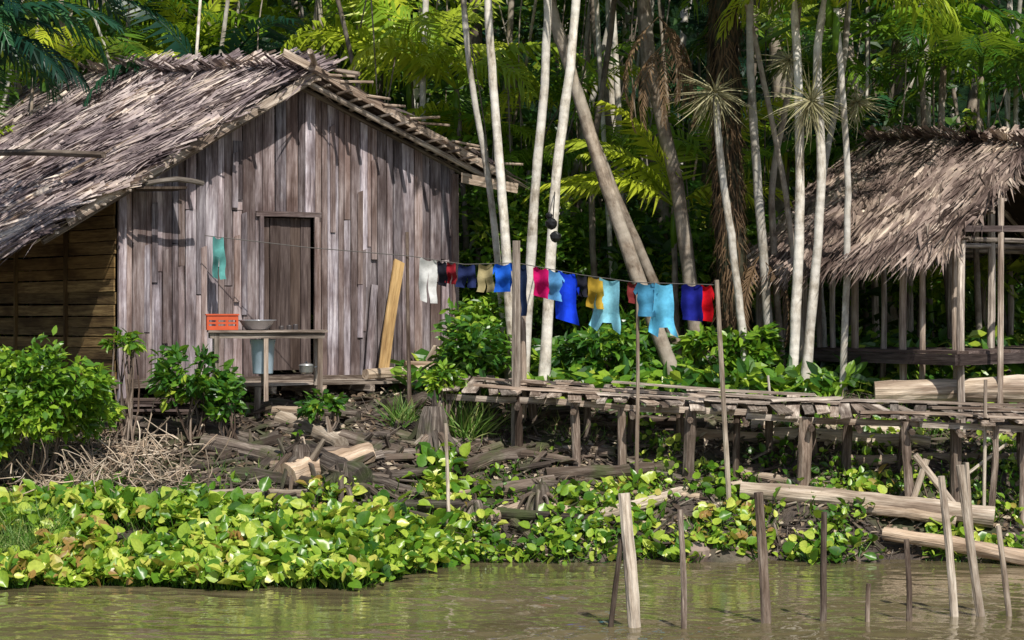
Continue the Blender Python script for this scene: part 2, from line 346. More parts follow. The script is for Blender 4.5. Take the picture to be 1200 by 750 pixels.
beam(mb,HW(.04,-.05,zF-.5),HW(.04,-.05,zL-.05),.11,.05,up=v,var=.85,jit=.015);beam(mb,HW(W-.03,-.05,zF-.5),HW(W-.03,-.05,zR-.1),.10,.05,up=v,var=.4,jit=.015)
mb.build('gable_wall',M_wall,house)
mb=MB();n=5
for k in range(n):
    a=sd0+(sd1-sd0)*k/n;b=sd0+(sd1-sd0)*(k+1)/n;plank(mb,a,b,zF+.03,zd-.02,zd-.02,.03,-.07)
beam(mb,HW(sd0+.05,.12,zF+.5),HW(sd1-.05,.12,zF+.5),.02,.09,var=.6);beam(mb,HW(sd0+.05,.12,zF+1.4),HW(sd1-.05,.12,zF+1.4),.02,.09,var=.5)
mb.build('door',M_door,house)
mb=MB();DL=7.5;z=zF-.1
while z<zL+.1:
    h=.12+.06*R.random();beam(mb,HW(-.01-R.random()*.03,.03,z+h/2),HW(-.01-R.random()*.03,DL,z+h/2+.03*R.normal()),.02,h-.012,var=R.random(),jit=.0);z+=h
for b in (1.5,3.2,5): beam(mb,HW(-.06,b,zF-.3),HW(-.06,b,zL),.05,.05,up=v,var=.1)
mb.build('side_wall',M_side,house)
mb=MB()
z=zF-.1
while z<zR+.1: beam(mb,HW(W,0.03,z+.1),HW(W,DL,z+.1),.02,.19,var=R.random());z+=.2
for k in range(25):
    a=W*k/25;b=W*(k+1)/25;beam(mb,HW((a+b)/2,DL,zF-.1),HW((a+b)/2,DL,float(zt((a+b)/2))+.4),b-a,.02,up=v,var=R.random())
beam(mb,HW(W/2,0,zF-.06),HW(W/2,DL,zF-.06),W,.05,var=.3)
mb.build('back_wall_and_floor',M_door,house)
fo=.42;mL=(zA-zL)/sA;mR=(zA-zR)/(W-sA);sl=-1.25;sr=W+.5;T0=.10
Af=HW(sA,-fo,zA+T0);Ab=HW(sA-.0,DL+1,zA+.75);Lf=HW(sl,-fo,zL+mL*sl+T0);Lb=HW(sl-.2,DL+1,zL+mL*sl+.1);Rf=HW(sr,-fo,zR-mR*.5+T0);Rb=HW(sr,DL+1,zR-mR*.5+T0)
def thatch(mb,A,B,C,D,n,length=.9,width=.05,ang=.25,rows=14,lift=.05,edge=.12,bias=0.0,vr=None):
    s=R.random(n)**1;row=R.integers(0,rows,n);t=(row+R.random(n)*.7)/rows*(1+edge)-.04
    s=s*1.01-.005
    R_=A+(B-A)*s[:,None];E=C+(D-C)*s[:,None];O=R_+(E-R_)*t[:,None]
    dn=nrm(E-R_);al=nrm(B-A)[None];N=nrm(np.cross(al,dn));N=N*np.sign(N[:,2:3])
    a=R.normal(size=n)*ang+bias+.5*(vn(s*7+1,t*5)-.5);X=nrm(dn*np.cos(a)[:,None]+al*np.sin(a)[:,None]+N*(R.normal(size=n)*.07+.03)[:,None])
    r=R.normal(size=n)*.5;Y=np.cross(N,X);Y2=Y*np.cos(r)[:,None]+N*np.sin(r)[:,None];Z=np.cross(X,Y2)
    L=length*(.5+R.random(n)*.8);Wd=width*(.5+R.random(n))
    lump=(vn(s*9+3,t*7+1)-.4)*.16+(vn(s*22+3,t*15+1)-.5)*.07
    O=O+N*(lift*R.random(n)+lump+.03)[:,None]-X*(L*.35)[:,None]
    base=vn(s*14+t*3,row*3.7);var=np.clip(.05+.65*base+.5*(R.random(n)-.3),0,1)
    inst(mb,T_BLADE,O,X*L[:,None],Y2*Wd[:,None],Z*L[:,None],var)
def slab(mb,A,B,C,D,t=.05,var=.3):
    q=[A,B,D,C];mb.add([*q,*[p-A_([0,0,t]) for p in q]],[A_(BF)],var)
mb=MB();slab(mb,Af,Ab,Lf,Lb);slab(mb,Af+A_([0,0,.004]),Ab+A_([0,0,.004]),Rf,Rb);mb.build('roof_underlay',M_thd,house)
mb=MB();thatch(mb,Af,Ab,Lf,Lb,16000,1.0,.042,.30,16,.06,.12,.35);thatch(mb,Af,Ab,Rf,Rb,3500,.8,.05,.25,12,.03,.08,.2)
n=1300;s=R.random(n);O=Af+(Ab-Af)*s[:,None]+R.normal(size=(n,3))*[.05,.05,.03]+A_([0,0,.06]);a=np.where(R.random(n)<.5,1,-1)
X=nrm(u[None]*a[:,None]+v[None]*R.normal(size=n)[:,None]*.6-up*.4);Z=nrm(np.cross(X,v[None]*a[:,None]));Y=np.cross(Z,X);L=.4+.5*R.random(n)
inst(mb,T_BLADE,O-X*.15,X*L[:,None],Y*.045,Z*L[:,None],np.clip(R.normal(.55,.25,n),0,1))
mb.build('roof_thatch',M_th,house)
mb=MB()
beam(mb,HW(sA+.12,-fo-.02,zA+T0+.02),HW(sl+.35,-fo-.02,zL+mL*(sl+.35)+T0-.03),.035,.13,var=.75,jit=.03)
beam(mb,HW(sA-.45,-fo-.05,zA+T0+.26),HW(sr,-fo-.05,zR-mR*.5+T0-.02),.035,.11,var=.8,jit=.03)
beam(mb,HW(sr-.75,-fo-.12,zR-mR*.5+.02),HW(sr+.25,-fo-.05,zR-mR*.5-.10),.03,.14,var=.95,jit=.02)
tube(mb,[HW(sA-.3,-fo-.5,zA+.34),HW(sA+.5,-fo+.6,zA+.12)],.04,7,var=.9);tube(mb,[HW(sA+.55,-fo-.35,zA+.1),HW(sA+.1,-fo+.6,zA+.3)],.03,7,var=.9)
for k in range(15):
    t=(k+.5+.3*R.normal())/15;sx=sA+(sr-sA)*t;zz=zA+(zR-mR*.5-zA)*t;e=R.random()*.3
    beam(mb,HW(sx-.1,-fo-.12-e,zz+T0-.02),HW(sx,.8,zz+T0-.08),.05,.03,var=.5+.5*R.random(),jit=.012)
    if R.random()<.7: tube(mb,[HW(sx-.1,-fo-.08,zz+T0+.12),HW(sx+.2+.25*R.random(),-fo-.10,zz+T0+.12+.03*R.normal())],.018,6,var=.95)
for k in range(12):
    t=(k+.5)/12;sx=sA+(sl-sA)*t;zz=zA+mL*(sx-sA)
    beam(mb,HW(sx,-fo-.05-R.random()*.2,zz+T0-.07),HW(sx,DL,zz+T0-.07),.05,.03,var=R.random())
for b in(-.35,.0,1.6,3.2,5):
    tube(mb,[HW(sA,b,zA-.02),HW(sl+.05,b,zL+mL*(sl+.05)-.02)],.04,7)
    tube(mb,[HW(sA,b,zA-.02),HW(sr-.05,b,zR-mR*.45-.02)],.04,7)
tube(mb,curve([HW(.1,-.6,zL+.05),HW(.5,-.7,zL+.12),HW(.9,-.65,zL+.08)],5),.035,7)
tube(mb,curve([HW(-.15,.1,zL+.33),HW(-.6,2.,zL+.45),HW(-.9,4.5,zL+.5)],8)+A_([0,0,.12]),.045,7,var=.1)
for k in range(7):
    b=.2+k*.9;tube(mb,[HW(sA+.1,b,zA+.22+b*.06),HW(sl+.9+R.random(),b+.5*R.normal(),zL+mL*(sl+.9)+.42)],.02,6)
mb.build('roof_frame',M_deck,house)
mb=MB();slab(mb,HW(.05,-.45,zL+.02),HW(.75,-.5,zL+.04),HW(.05,-.12,zL+.0),HW(.75,-.12,zL+.02),.03,.1)
for sx in np.arange(.15,W,.85): 
    for b in(.05,1.5,3,5,7): tube(mb,[HW(sx,b,gz(*HW(sx,b,0)[:2])-.2),HW(sx,b,zF-.05)],.06,8,rough=.2)
beam(mb,HW(-.1,-.02,zF-.11),HW(W+.1,-.02,zF-.11),.08,.12,var=.3,jit=.02)
mb.build('stilts',M_post,house)
# ---------------------------------------------------------------- porch + boardwalk
porch=empty('porch_deck');mb=MB();dz=-.02
for k,b in enumerate(np.arange(-.15,-1.15,-.17)):
    a0=1.0-.3*R.random();a1=W+.9+.5*R.random();m_=R.uniform(2,3.5)
    beam(mb,HW(a0,b,zF+dz-.10),HW(m_,b,zF+dz-.10),.15,.03,jit=.02);beam(mb,HW(m_+.02,b,zF+dz-.10),HW(a1,b,zF+dz-.12),.15,.03,jit=.02)
for sx in np.arange(.9,W+1.2,.75):
    beam(mb,HW(sx,-.1,zF-.19),HW(sx,-1.2,zF-.19),.07,.09,jit=.02)
    for b in(-.2,-1.1):
        q=HW(sx+.1*R.normal(),b,0);tube(mb,[[q[0],q[1],gz(q[0],q[1])-.2],[q[0]+.02,q[1],zF-.15]],.045,8,rough=.2)
mb.build('planks',M_deck,porch)
mb=MB()
tube(mb,[HW(s_at(395),-.75,zF-.02),HW(s_at(500),-.55,zF+.02)],.075,10,rough=.25);tube(mb,[HW(s_at(452),-.5,zF+.10),HW(s_at(505),-.7,zF+.08)],.05,9,rough=.25)
tube(mb,[HW(s_at(486),-.3,zF),HW(s_at(492),-.45,zF+.33)],[.09,.06],9,rough=.3);mb.build('firewood_logs',M_logp)
bw=empty('boardwalk')
BL=[(535,450,29.9),(640,457,29.5),(760,466,29.2),(860,472,29.0),(940,478,28.8),(1060,482,28.6),(1240,490,28.3)]
BP=A_([P(*b) for b in BL])
def bwp(px): return A_([np.interp(px,[b[0] for b in BL],BP[:,i]) for i in range(3)])
mb=MB();px=536.;TL=.11
while px<1240:
    c=bwp(px);w=.10+.10*R.random();hw=.55+.14*R.random();n=nrm(A_([.05+R.normal()*.16,1,TL+R.normal()*.025]))
    if R.random()>.07: beam(mb,c-n*(hw+.12*R.random()**2)+up*(.025*R.random()),c+n*(hw+.15*R.random())+up*(.025*R.random()),w,.028,jit=.02)
    px+=(w+.01+.03*R.random())*94
for o in(-.45,.42):
    pts=A_([bwp(p)+A_([0,o,-.075+o*TL]) for p in(530,660,780,880,960,1080,1240)])
    for a,b in zip(pts[:-1],pts[1:]): beam(mb,a-A_([.1,0,0])+up*R.normal()*.015,b+A_([.15,0.03,0])+up*R.normal()*.015,.05,.075,var=.6+.4*R.random(),jit=.025)
for (p0,p1,o,o2,zz) in ((560,700,-.3,-.35,.05),(620,830,.1,.0,.05),(700,900,-.42,-.3,.06),(820,985,.25,.1,.06),(900,990,-.1,.35,.08),(1000,1200,-.52,-.48,.05),(1040,1230,.45,.5,.06),(600,690,.35,.3,.06),(960,1060,.3,.45,.05),(720,960,.5,.4,.1),(1090,1235,.0,.1,.06),(560,640,.1,.0,.08)):
    beam(mb,bwp(p0)+A_([0,o,zz+o*TL]),bwp(p1)+A_([0,o2,zz+.01+o2*TL]),.15,.03,jit=.035,var=.5+.5*R.random())
mb.build('deck',M_deck,bw)
mb=MB()
for (p,o,r,dark) in ((608,-.4,.05,0),(622,.3,.06,0),(672,-.45,.055,1),(690,.35,.05,0),(727,-.4,.055,1),(742,.35,.06,0),(806,-.5,.075,0),(800,.4,.05,1),(862,-.2,.045,0),(905,.4,.05,0),(938,-.5,.085,1),(952,.35,.06,0),(996,.1,.06,0),(1052,-.52,.06,1),(1068,.4,.05,0),(1116,-.2,.075,0),(1158,-.5,.04,1),(1192,-.4,.05,1),(1205,.4,.06,0)):
    q=bwp(p)+A_([0,o,0]);g=gz(q[0],q[1]);a=R.normal(size=2)*.05
    tube(mb,curve([[q[0]+a[0],q[1]+a[1],g-.25],[q[0]+a[0]*.3,q[1],(g+q[2])/2],[q[0],q[1],q[2]-.05+o*TL]],6),[r*1.1,r*1.05,r,r,r*.95,r*.9],9,rough=.25,var=.25+.6*dark+.15*R.random())
for p in (608,672,740,806,870,945,1000,1060,1116,1195):
    q=bwp(p);tube(mb,[q+A_([-.02,-.68,-.15-.68*TL]),q+A_([.02,.62,-.12+.6*TL])],.04,7,rough=.15)
mb.build('posts',M_post,bw)
mb=MB();q=bwp(1062);tube(mb,[q+A_([0,-.6,-.5]),P(1150,632,28.0)],.045,7);tube(mb,[P(1086,538,28),P(1060,615,28)],.04,7)
tube(mb,[P(1180,520,28.1),P(1128,560,28.1)],.02,6);tube(mb,[P(1155,445,28.0),P(1153,600,28.0)],.022,6)
mb.build('braces',M_pale,bw)
# ---------------------------------------------------------------- poles and stakes
def stake(name,x0,y0,x1,y1,d,r,mat,top=None,d2=None):
    mb=MB();a=P(x0,y0,d);b=P(x1,y1,d2 or d);a=a-A_([0,0,.3])*1.0
    m_=(a+b)/2+R.normal(size=3)*.012;tube(mb,curve([a,m_,b],9),np.linspace(r,r*.85,9),9,rough=.18,var=R.random());return mb.build(name,mat,smooth=False)
for (x0,y0,x1,y1,r,m_) in ((746,736,731,578,.065,M_pale),(711,736,728,632,.028,M_post),(801,736,797,597,.032,M_post),(899,730,889,577,.052,M_post),(965,728,966,600,.034,M_post),(1017,729,1018,684,.028,M_post),(1064,728,1062,632,.03,M_post),(1121,722,1103,558,.042,M_pale),(1155,722,1125,545,.046,M_pale),(1187,722,1170,616,.032,M_pale),(1143,700,1133,542,.026,M_pale)):
    dd=H*F/(y0-HZ);stake('mooring_stake',x0,y0,x1,y1,dd,r,m_)
def gpole(name,px,d,ytop,r,mat,lean=0,topx=None):
    q=P(px,400,d);g=float(gz(q[0],q[1]));t=P(px if topx is None else topx,ytop,d);mb=MB()
    m_=(A_([q[0],d,g])+t)/2+R.normal(size=3)*.01
    tube(mb,curve([[q[0],d,g-.3],m_,t],9),np.linspace(r,r*.8,9),8,rough=.12);return mb.build(name,mat)
gpole('clothesline_post',481,30.0,272,.03,M_post,topx=477)
gpole('clothesline_post',604,29.4,282,.065,M_deck,topx=605)
gpole('clothesline_post',613,29.9,330,.05,M_deck,topx=611)
gpole('clothesline_prop_pole',745,28.6,345,.026,M_deck,topx=747)
gpole('clothesline_prop_pole',857,28.1,328,.035,M_pale,topx=840)
gpole('thin_pole',527,27.6,496,.025,M_pale,topx=522)
gpole('thin_pole',905,29.8,440,.02,M_pale,topx=900)
# ---------------------------------------------------------------- clothesline
RP=[(240,276,30.35),(360,290,30.2),(480,300,29.95),(545,310,29.7),(605,308,29.45),(680,322,29.0),(745,331,28.6),(842,334,28.1)]
def rope(px): return A_([np.interp(px,[r[0] for r in RP],[P(*r)[i] for r in RP]) for i in range(3)])
mb=MB();tube(mb,[rope(p) for p in range(240,843,8)],.006,5);M_rope=plain('rope',(.12,.11,.10));mb.build('clothesline_rope',M_rope)
def clothm(name,c):
    m,nt,out=newmat(name);pos=nd(nt,'ShaderNodeTexCoord').outputs['Object'];n=noise(nt,pos,14,3,.6)
    cc=mixc(nt,1,c,ramp(nt,n,[(.3,(.75,.75,.75)),(.7,(1.1,1.1,1.1))]),'MULTIPLY')
    p=princ(nt,None,cc,.9,.1);t=nd(nt,'ShaderNodeBsdfTranslucent');nt.links.new(cc,t.inputs[0])
    mx=nd(nt,'ShaderNodeMixShader');mx.inputs[0].default_value=.18;nt.links.new(p.outputs[0],mx.inputs[1]);nt.links.new(t.outputs[0],mx.inputs[2]);nt.links.new(mx.outputs[0],out.inputs[0]);return m
SH={'t_shirt':[[(-.33,0),(.33,0),(.34,1),(-.36,1)],[(-.33,0),(-.33,.26),(-.42,.36),(-.52,.22)],[(.33,0),(.33,.26),(.44,.34),(.5,.2)]],
 'tank_top':[[(-.30,0),(.32,0),(.40,.62),(-.40,.62)],[(-.40,.62),(-.02,.62),(-.22,1),(-.52,.90)],[(.04,.62),(.40,.62),(.5,1.0),(.25,.92)],[(-.02,.62),(.04,.62),(.2,.8),(-.15,.82)]],
 'shorts':[[(-.40,0),(.40,0),(.44,.45),(-.44,.45)],[(-.44,.45),(.0,.45),(-.06,1),(-.5,.96)],[(.0,.45),(.44,.45),(.5,.97),(.08,1)]],
 'trousers':[[(-.40,0),(.40,0),(.45,.25),(-.45,.25)],[(-.45,.25),(.0,.25),(-.1,1),(-.42,.97)],[(.0,.25),(.45,.25),(.40,.98),(.06,1)]],
 'towel':[[(-.5,0),(.5,0),(.47,1),(-.46,.96)]],
 'blouse':[[(-.36,0),(.36,0),(.5,1),(-.5,.95)],[(-.36,0),(-.42,.3),(-.5,.4),(-.55,.25)],[(.36,0),(.42,.3),(.52,.38),(.55,.2)]]}
def garment(name,kind,px,py,w,h,col,skew=0,k=None):
    c=rope(px);s=c[1]/F;ra=rope(px+8)-rope(px-8);ra=nrm(ra);ph=R.random()*6;kk=R.uniform(18,32);mb=MB();n=10
    for pt in SH[kind]:
        a=A_(pt,float);g=np.linspace(0,1,n);U,V=np.meshgrid(g,g)
        xy=(a[0]*((1-U)*(1-V))[...,None]+a[1]*(U*(1-V))[...,None]+a[2]*(U*V)[...,None]+a[3]*((1-U)*V)[...,None])
        x=xy[...,0]*w*s;t=xy[...,1];zz=t*h*s
        x=x+skew*t*w*s+.016*np.sin(t*9+ph)*t
        sag=.035*np.abs(np.cos(xy[...,0]*np.pi*1.6))*(1-t)
        f=.042*np.sin(kk*x+ph)*(.35+t)+.025*np.sin(kk*.45*x+t*5+ph)+.02*np.sin(t*11+x*8)+.05*t*math.sin(ph)
        pos=c[None,None]+ra[None,None]*x[...,None];pos[...,1]+=f-.012;pos[...,2]-=zz+sag-.005
        i=np.arange(n-1)[:,None]*n;j=np.arange(n-1)[None]
        mb.add(pos.reshape(-1,3),[np.stack([i+j,i+j+1,i+j+1+n,i+j+n],-1).reshape(-1,4)],0)
    return mb.build(name,clothm(name+'_cloth',col),smooth=True)
L_=[('trousers','trousers',502,305,26,52,(.66,.66,.64),.0),('dark_cloth','towel',518,310,12,30,(.02,.02,.03),.1),('red_shorts','shorts',529,312,14,26,(.30,.02,.03),0),('navy_shorts','shorts',547,314,26,28,(.02,.03,.10),0),
('khaki_shorts','shorts',569,312,22,34,(.38,.32,.17),0),('blue_shirt','t_shirt',590,310,30,34,(.02,.14,.72),0),('navy_trousers','trousers',609,306,22,62,(.015,.03,.08),0),('crimson_shirt','towel',634,306,21,36,(.62,.01,.14),.05),
('light_blue_shirt','t_shirt',651,312,27,36,(.13,.38,.72),0),('royal_blue_shirt','blouse',664,319,31,60,(.012,.06,.75),0),('dark_shorts','shorts',682,322,16,26,(.02,.02,.03),0),('ochre_shorts','shorts',698,326,24,38,(.48,.31,.04),0),
('cyan_tank_top','tank_top',714,330,43,64,(.30,.70,.86),-.14),('maroon_cloth','towel',742,334,16,26,(.18,.03,.03),0),('teal_shirt','t_shirt',757,334,32,40,(.07,.27,.44),0),('cyan_tank_top','tank_top',778,336,36,64,(.15,.56,.84),-.03),
('navy_shirt','towel',811,334,27,44,(.015,.02,.24),0),('red_shirt','blouse',828,332,18,44,(.75,.01,.02),0)]
for (nm,kd,px,py,w,h,c,sk) in L_: garment(nm,kd,px,py,w,h,c,sk)
garment('teal_cloth','shorts',256,278,17,50,(.12,.36,.34),.1)
mb=MB()
q=P(648,262,29.6)
for (a,b,r) in ((-.02,0,.08),(.03,-.17,.075),(-.05,.1,.045)):
    tube(mb,[q+A_([a,0,b+r*k]) for k in(-1,-.75,-.3,.3,.75,1)],[.01,r*.6,r*.95,r,r*.6,.01],10,rough=.2)
tube(mb,[q+A_([0,0,.05]),P(650,225,30.9)],.008,5)
mb.build('hanging_black_bag',plain('black_plastic',(.012,.012,.014),.4))
# ---------------------------------------------------------------- table + things
tb=empty('wooden_table');mb=MB()
ta=math.radians(10);tx=A_([math.cos(ta),math.sin(ta),0]);ty=A_([-math.sin(ta),math.cos(ta),0]);tc=P(312,388,29.35)
for k in range(5): beam(mb,tc-tx*.74+ty*(-.26+k*.13),tc+tx*(.73+.04*R.random())+ty*(-.26+k*.13),.12,.028,jit=.012)
for b in(-.26,.26): beam(mb,tc-tx*.72+ty*b-up*.055,tc+tx*.72+ty*b-up*.055,.04,.07,jit=.01,var=.3)
for a in(-.64,-.02,.66):
    for b in(-.25,.25): beam(mb,tc+tx*a+ty*b-up*.02,A_([*(tc+tx*a+ty*b)[:2],zF-.12 if b>0 else zF-.30]),.06,.06,jit=.015,up=ty)
mb.build('top_and_legs',M_deck,tb)
def lathe(mb,c,prof,n=24,var=.5):
    th=np.arange(n)/n*2*np.pi;v_=[];m=len(prof)
    for r,z in prof: v_+= [[c[0]+r*math.cos(t),c[1]+r*math.sin(t),c[2]+z] for t in th]
    i=np.arange(m-1)[:,None]*n;j=np.arange(n)[None];k=(j+1)%n
    mb.add(v_,[np.stack([i+j,i+k,i+n+k,i+n+j],-1).reshape(-1,4)],var)
tt=tc+up*.016
c=tt+tx*(-.56)
mb=MB();hx,hy,hh=.19,.14,.19
for (a,b) in((-1,0),(1,0),(0,-1),(0,1)):
    for (z0,z1) in((.0,.05),(.075,.10),(.125,hh)):
        o=tx*hx*a+ty*hy*b;dr=ty*hy if a else tx*hx;beam(mb,c+o-dr*1.0+up*(z0+z1)/2,c+o+dr*1.0+up*(z0+z1)/2,.012,z1-z0)
    for e in (-.95,-.33,.33,.95):
        o=tx*hx*a+ty*hy*b;dr=(ty*hy if a else tx*hx)*e;beam(mb,c+o*1.004+dr,c+o*1.004+dr+up*(hh-.003),.02,.014,up=ty if a==0 else tx)
for (a,b) in((-1,0),(1,0),(0,-1),(0,1)):
    o=tx*hx*a*1.04+ty*hy*b*1.05;dr=ty*hy*1.02 if a else tx*hx*1.08;beam(mb,c+o-dr+up*(hh+.004),c+o+dr+up*(hh+.004),.028,.018)
slab(mb,c+tx*-hx+ty*hy+up*.012,c+tx*hx+ty*hy+up*.012,c+tx*-hx-ty*hy+up*.012,c+tx*hx-ty*hy+up*.012,.011)
mb.build('plastic_crate',plain('orange_plastic',(.55,.085,.025),.4,.5))
mb=MB();lathe(mb,tt+tx*(-.12),[(.001,.01),(.13,.0),(.15,.012),(.225,.115),(.25,.12),(.25,.128),(.215,.12),(.145,.02),(.001,.015)]);mb.build('wash_basin',plain('enamel',(.55,.57,.62),.3,.5,.5,.3),smooth=True)
bk=P(308,438,29.35);mb=MB();lathe(mb,bk,[(.001,0),(.125,0),(.13,.01),(.155,.42),(.165,.425),(.165,.44),(.15,.44),(.122,.02),(.001,.02)])
tube(mb,[bk+A_([.16*math.cos(t),-.02-.03*math.sin(t),.43-.14*math.sin(t)]) for t in np.linspace(0,np.pi,12)],.005,5);mb.build('bucket',plain('pale_blue_plastic',(.46,.58,.68),.4,.4),smooth=True)
mb=MB();pt=P(359,438,29.5);lathe(mb,pt,[(.001,0),(.07,0),(.09,.03),(.095,.10),(.1,.105),(.1,.115),(.06,.135),(.015,.14),(.012,.16),(.001,.162)]);tube(mb,[pt+A_([.09,0,.08]),pt+A_([.13,0,.09])],.01,6);mb.build('cooking_pot',plain('aluminium',(.6,.6,.6),.35,.5,.7),smooth=True)
mb=MB()
for k,a in enumerate((.2,.3,.38)): lathe(mb,tt+tx*a+ty*.1,[(.001,0),(.035,0),(.035,.04+.01*k),(.03,.05+.01*k),(.001,.052+.01*k)],12)
mb.build('small_dishes',plain('dark_dish',(.06,.05,.05),.5))
mb=MB();s0=s_at(450)-.30;s1=s_at(467)-.03;beam(mb,HW(s0,-.45,zF-.06),HW(s1,-.06,hz(468,306)[1]),.17,.03,up=-v,var=.5,jit=.03);mb.build('leaning_plank',M_yel)
mb=MB();s0=s_at(436);beam(mb,HW(s0-.22,-.25,zF-.06),HW(s0,-.06,zF+1.2),.10,.02,up=-v,var=.3,jit=.02);mb.build('leaning_board',M_wall)
# ---------------------------------------------------------------- SHELTER
sh=empty('thatched_shelter')
E0=P(1122,280,29.6);E1=P(872,303,33.5);R0=P(1218,178,31.4);R1=P(1022,170,35.3);Q0=R0*2-E0;Q0[2]=E0[2];Q1=R1*2-E1;Q1[2]=E1[2]
mb=MB();slab(mb,R0,R1,E0,E1,.06);slab(mb,R0+up*.004,R1+up*.004,Q0,Q1,.06);mb.build('roof_underlay',M_thd,sh)
mb=MB();thatch(mb,R0,R1,E0,E1,9500,1.0,.05,.26,13,.07,.16,-.25);thatch(mb,R0,R1,Q0,Q1,3500,.9,.05,.2,12,.05,.1)
n=900;s=R.random(n);O=R0+(R1-R0)*s[:,None]+R.normal(size=(n,3))*.05+up*.07;al=nrm(R1-R0);pe=nrm(np.cross(al,up));a=np.where(R.random(n)<.5,1,-1)
X=nrm(pe[None]*a[:,None]+al[None]*R.normal(size=n)[:,None]*.5-up*.4);Z=nrm(np.cross(X,al[None]*a[:,None]));Y=np.cross(Z,X);L=.5+.5*R.random(n)
inst(mb,T_BLADE,O-X*.15,X*L[:,None],Y*.05,Z*L[:,None],np.clip(R.normal(.55,.25,n),0,1));mb.build('roof_thatch',M_th2,sh)
mb=MB()
fl=2.42
def spost(q,z1,r): 
    g=float(gz(q[0],q[1]));tube(mb,curve([[q[0],q[1],g-.2],[q[0]+R.normal()*.03,q[1],(g+z1)/2],[q[0],q[1],z1]],7),r,8,rough=.12,var=.3+R.random()*.7)
for t in(.02,.27,.5,.75,.97):
    e=E0+(E1-E0)*t;r_=R0+(R1-R0)*t;ins=nrm(r_-e)
    q=e+ins*.28;spost(q,q[2]-.05,.05);q=r_.copy();spost(q,q[2]-.1,.055)
    q=(Q0+(Q1-Q0)*t)-nrm(Q0-R0)*.3;spost(q,q[2]-.03,.05)
    tube(mb,[e+A_([0,0,-.06]),r_+A_([0,0,-.07])],.035,7);tube(mb,[Q0+(Q1-Q0)*t+A_([0,0,-.06]),r_+A_([0,0,-.07])],.035,7)
    tube(mb,[e+ins*.28-up*.12,(Q0+(Q1-Q0)*t)-nrm(Q0-R0)*.3-up*.1],.035,7)
for t in(.12,.2,.4,.62,.68,.86): q=(E0+(E1-E0)*t)+nrm(R0-E0)*(.3+.6*R.random());spost(q,q[2]+.1,.04)
q=P(1172,300,29.9);tube(mb,[[q[0],q[1],1.6],P(1173,232,29.9)],.04,8,var=.9)
for k in range(7):
    f=(k+.5)/7;a=E0+(R0-E0)*f;b=E1+(R1-E1)*f;d_=nrm(E0-E1);tube(mb,[a+d_*.12-up*.08,b-up*.08],.022,6)
mb.build('posts_and_rafters',M_deck,sh)
mb=MB();
for k in range(16):
    f=(k+.5)/16;a=E0+(Q0-E0)*f;b=E1+(Q1-E1)*f;a[2]=b[2]=fl-.02*R.random();beam(mb,a,b,.2,.04,jit=.01)
a=E0.copy();b=E1.copy();a[2]=b[2]=fl-.1;beam(mb,a,b,.08,.14);a=E0.copy();b=Q0.copy();a[2]=b[2]=fl-.1;beam(mb,a,b,.08,.14)
beam(mb,P(1130,268,29.7),P(1290,268,30.4),.05,.08)
mb.build('floor_platform',M_door,sh)
# ---------------------------------------------------------------- logs / stumps
def log(name,x0,y0,x1,y1,r,mat=M_log,lift=.6,n=9,rough=.16,taper=.8,bend=.03):
    a=G(x0,y0);b=G(x1,y1);m_=(a+b)/2;L=np.linalg.norm(a-b)
    pts=curve([a,m_+R.normal(size=3)*bend*L*[1,1,.3],b],12);g=gz(pts[:,0],pts[:,1]);lin=np.polyval(np.polyfit(np.arange(12),np.maximum(pts[:,2],g+r*.3),1),np.arange(12));pts[:,2]=.25*np.maximum(pts[:,2],g+r*.3)+.75*lin+r*lift*.5
    rr=r*np.linspace(1,taper,12)*(1+.05*R.normal(size=12));mb=MB();tube(mb,pts,rr,12,rough=rough)
    for k in range(R.integers(0,4)):
        i=R.integers(2,10);d=rdir(1,.4)[0];tube(mb,[pts[i],pts[i]+d*r*2.5],[r*.4,r*.15],6,rough=.3)
    return mb.build(name,mat)
LG=[(228,500,310,540,.09),(240,528,385,566,.12),(335,572,432,540,.18),(352,545,425,572,.20),(300,482,420,496,.10),(275,566,430,588,.11),(405,570,520,596,.08),(560,584,650,566,.10),(450,484,498,474,.12),
(540,556,640,528,.11),(640,565,790,552,.10),(700,606,808,580,.08),(150,498,300,520,.10),(255,545,330,520,.08),(400,520,470,540,.11),(455,560,560,548,.07),(610,600,540,620,.08),(200,520,150,506,.07),(330,500,400,530,.12),(420,600,350,580,.07),
(730,545,800,560,.06),(650,530,720,540,.07),(240,475,360,488,.08),(580,530,680,545,.06)]
for (a,b,c,e,r) in LG: log('driftwood_log',a,b,c,e,r,M_log if R.random()<.8 else M_logp)
for k in range(26):
    x=R.uniform(160,800);y=R.uniform(480,608);L=R.uniform(50,160);log('driftwood_log',x,y,x+L,y+R.normal()*20,R.uniform(.025,.075),M_log if R.random()<.65 else M_logp)
for (a,b,c,e,r) in [(905,522,1090,528,.11),(815,512,905,516,.08),(870,560,1000,585,.06),(820,586,660,576,.045),(0,560,70,580,.06),(0,600,60,590,.05),(980,545,1200,540,.07),(640,600,760,622,.05)]:
    log('fallen_log',a,b,c,e,r,M_logp,rough=.12,bend=.02)
def slog(a,b,r0,r1,var,sag=.02):
    mb=MB();tube(mb,curve([a,(a+b)/2+A_([0,0,sag]),b],14),np.linspace(r0,r1,14)*(1+.04*R.normal(size=14)),12,rough=.12,var=var);mb.build('fallen_log',M_logp)
slog(P(1025,460,30.2),P(1300,456,29.9),.14,.20,1)
slog(P(880,500,30.0),P(1060,508,29.8),.09,.12,.7)
slog(P(868,574,28.35),P(1165,606,27.75),.11,.13,.7)
slog(P(1036,625,27.55),P(1215,657,26.7),.08,.10,.95)
slog(P(1010,596,27.9),P(1120,612,27.7),.06,.07,.5)
